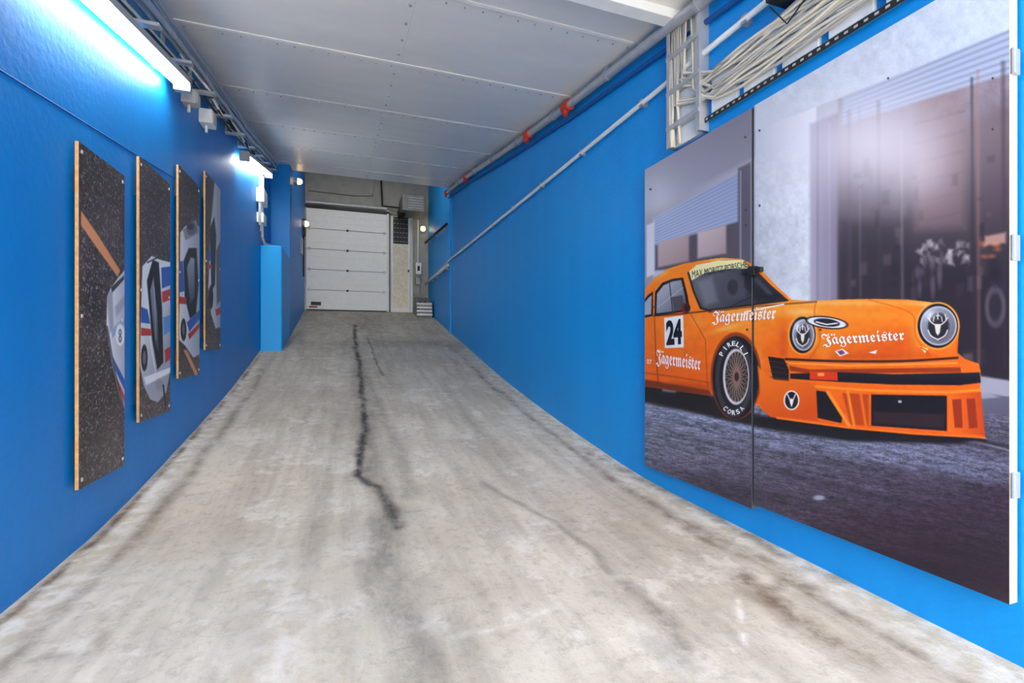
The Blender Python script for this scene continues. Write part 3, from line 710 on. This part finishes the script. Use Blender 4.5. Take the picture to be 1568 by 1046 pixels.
b=MB(); p=onX(1155,415,XM); b.box(XM-.012,XM,p[1]-.028,p[1]+.028,p[2]-.006,p[2]+.006,BLACK); b.box(XM-.016,XM,p[1]-.012,p[1]+.006,p[2]-.012,p[2]+.010,BLACK); b.obj('latch',e)
b=MB()
for z in (-.22,.15,.44): b.box(.982,.994,.426,.430,z-.02,z+.02,STEEL); b.tube([(.978,.427,z-.02),(.978,.427,z+.02)],.003,STEEL,8)
b.obj('hinges',e)

# ---------- posters on left wall
XF=-.567
posters=[(1.331,1.565,-.330,.459),(1.664,1.921,-.230,.550),(2.009,2.268,-.125,.650),(2.356,2.616,-.025,.747)]
Wt=(220,218,228); Bl=(48,96,176); Rd=(196,56,56); Kk=(26,24,28)
def asph(A,seed):
    U,V=A.U,A.V; r=np.random.RandomState(seed)
    n=vn(A.y*400,A.z*400,2.0,seed) 
    A.C[:]=np.array((80,68,66))*(0.7+.45*vn(A.y*400,A.z*400,40,seed+1))[:,None]*(0.75+.5*vn(A.y*400,A.z*400,2.5,seed+2))[:,None]
    sp=(n>.76)&(r.rand(len(U))>.2); A.C[sp]=A.C[sp]*.5+(np.array((215,208,200))*(.4+.6*r.rand(sp.sum()))[:,None])*.6
def P1(A):
    P=A.poly; asph(A,21)
    P([(124,322),(150,360),(184,414),(180,424),(150,382),(124,345)],(226,150,100),f=2)
    P([(164,455),(170,440),(182,424),(195,408),(195,645),(184,610),(172,560),(163,500)],gr((165,500),(238,238,244),(195,500),(176,176,190)),f=1.5)
    P([(163,455),(172,440),(174,500),(168,510)],(128,130,142),f=3,a=.6); P([(176,470),(195,446),(195,462),(178,486)],(150,152,166),f=3,a=.7)
    P([(170,505),(195,482),(195,492),(172,518)],(150,170,205),f=1.5,a=.9); P([(172,545),(195,590),(195,606),(176,566)],Bl,f=1.5); P([(177,574),(195,616),(195,630),(181,592)],Rd,f=1.5)
    A.ell(184,513,7,17,(244,244,248)); A.ell(184,509,2.2,5,(70,66,76),f=1); A.ell(184,509,1,2.5,(230,230,236),f=1); A.ell(184,519,2.4,5.5,(70,66,76),f=1); A.ell(184,519,1.1,2.8,(230,230,236),f=1)
    P([(170,440),(190,422),(190,428),(172,448)],Kk,f=2,a=.8); A.line([(164,500),(174,562),(190,628)],2.2,(40,38,46),f=2,a=.8); A.line([(120,605),(160,598),(165,560)],1,(150,146,140),a=.6)
def P2(A):
    P=A.poly; asph(A,31)
    P([(218,408),(232,392),(246,398),(262,402),(262,560),(255,600),(242,616),(230,612),(220,590),(214,560),(216,470)],gr((216,500),(232,232,240),(262,520),(172,172,186)),f=1.5)
    P([(225,430),(234,398),(243,402),(248,470),(250,555),(241,566),(233,520)],Kk,f=2); P([(230,445),(235,424),(241,480),(243,540),(237,525)],gr((235,430),(150,156,170),(240,540),(74,78,90)),f=2)
    A.line([(222,430),(230,520),(238,570)],1.5,(240,240,246),f=1.5); A.line([(236,440),(239,520)],.8,(230,232,240),a=.6)
    P([(247,410),(262,408),(262,436),(248,442)],Bl,f=1.5); P([(248,447),(262,442),(262,458),(249,464)],Rd,f=1.5); P([(216,470),(226,474),(230,496),(216,494)],Bl,f=1.5); P([(216,502),(231,504),(233,514),(216,514)],Rd,f=1.5)
    P([(250,486),(262,482),(262,506),(251,514)],(90,150,215),f=1.5); P([(252,536),(262,530),(262,548),(253,556)],Rd,f=1.5)
    A.ell(221,548,5,20,Kk); A.ell(221,548,2.5,11,(120,120,130)); P([(220,578),(262,562),(262,570),(224,590)],(244,244,248),f=2); A.ell(244,590,6,9,(150,152,164),f=4)
    A.line([(250,590),(254,626)],2.5,Kk); A.line([(226,402),(244,393)],2,(50,48,56),f=2)
def P3(A):
    P=A.poly; asph(A,41)
    P([(276,356),(284,346),(300,342),(310,352),(310,540),(296,548),(284,530),(274,520)],gr((276,450),(232,232,240),(308,450),(170,170,184)),f=1.5)
    P([(280,352),(300,336),(306,356),(284,368)],(150,148,154),f=2); A.ell(293,350,8,10,(112,108,114),f=2); A.ell(292,347,5,5,(60,58,66),f=2)
    P([(281,400),(289,380),(301,380),(304,436),(300,480),(291,488),(283,455)],Kk,f=2); P([(286,410),(292,394),(298,396),(298,456),(291,466)],gr((290,400),(160,164,178),(296,460),(84,88,100)),f=2)
    P([(274,400),(280,400),(283,446),(274,448)],Bl,f=1.5); P([(274,454),(285,456),(286,466),(274,465)],Rd,f=1.5); P([(286,494),(306,474),(306,488),(290,508)],Bl,f=1.5); P([(288,512),(306,494),(306,501),(290,520)],Rd,f=1.5)
    A.ell(281,505,4.5,17,Kk); A.ell(281,505,2,9,(110,110,120)); P([(281,536),(286,536),(303,572),(300,578)],(226,150,100),f=1.5)
def P4(A):
    P=A.poly; asph(A,51)
    P([(329,272),(342,278),(342,500),(330,503),(323,480),(319,440),(322,350)],gr((320,400),(228,228,236),(340,400),(160,160,174)),f=1.5)
    P([(321,352),(328,332),(331,360),(329,436),(324,446)],Kk,f=1.5); P([(331,384),(340,364),(340,456),(332,468)],(92,94,106),f=2)
    P([(319,382),(323,384),(324,400),(318,398)],Bl,f=1.5); P([(318,404),(324,406),(325,412),(318,411)],Rd,f=1.5); A.ell(323,455,3.5,18,Kk); P([(330,474),(342,468),(342,478),(331,484)],Rd,f=1)
    P([(312,262),(328,268),(324,330),(314,340)],(80,76,78),f=6,a=.6)
for (y0,y1,z0,z1),fn in zip(posters,(P1,P2,P3,P4)):
    e=empty('poster_board')
    b=MB(); b.box(XF-.0075,XF-.0005,y0,y1,z0,z1,WOOD); b.obj('board',e)
    b=MB()
    for y in (y0+.03,y1-.03):
        for z in (z0+.08,z1-.08): b.box(XL,XF-.0075,y-.012,y+.012,z-.03,z+.03,BLACK)
    b.obj('standoffs',e)
    A=Art(XF,y0,y1,z0,z1,120,580,(60,56,56)); fn(A); A.make('print',ARTM,e)
    b=MB()
    for y in (y0+.012,y1-.012):
        for z in (z0+.02,(z0+z1)/2,z1-.02): b.box(XF,XF+.002,y-.003,y+.003,z-.004,z+.004,STEEL)
    b.obj('screws',e)

# ---------- world + camera
w=bpy.data.worlds.new('w'); bpy.context.scene.world=w; w.use_nodes=True
w.node_tree.nodes['Background'].inputs[0].default_value=(1,.93,.83,1); w.node_tree.nodes['Background'].inputs[1].default_value=10.8
cam=bpy.data.cameras.new('cam'); co=bpy.data.objects.new('camera',cam); bpy.context.collection.objects.link(co)
co.location=W((0,0,0)); co.rotation_euler=(math.pi/2,0,-ang)
cam.sensor_width=36; cam.lens=720/1568*36; cam.shift_y=4/1568; cam.clip_start=.05
bpy.context.scene.camera=co
sc=bpy.context.scene
sc.view_settings.view_transform='Standard'; sc.view_settings.look='None'; sc.view_settings.exposure=0
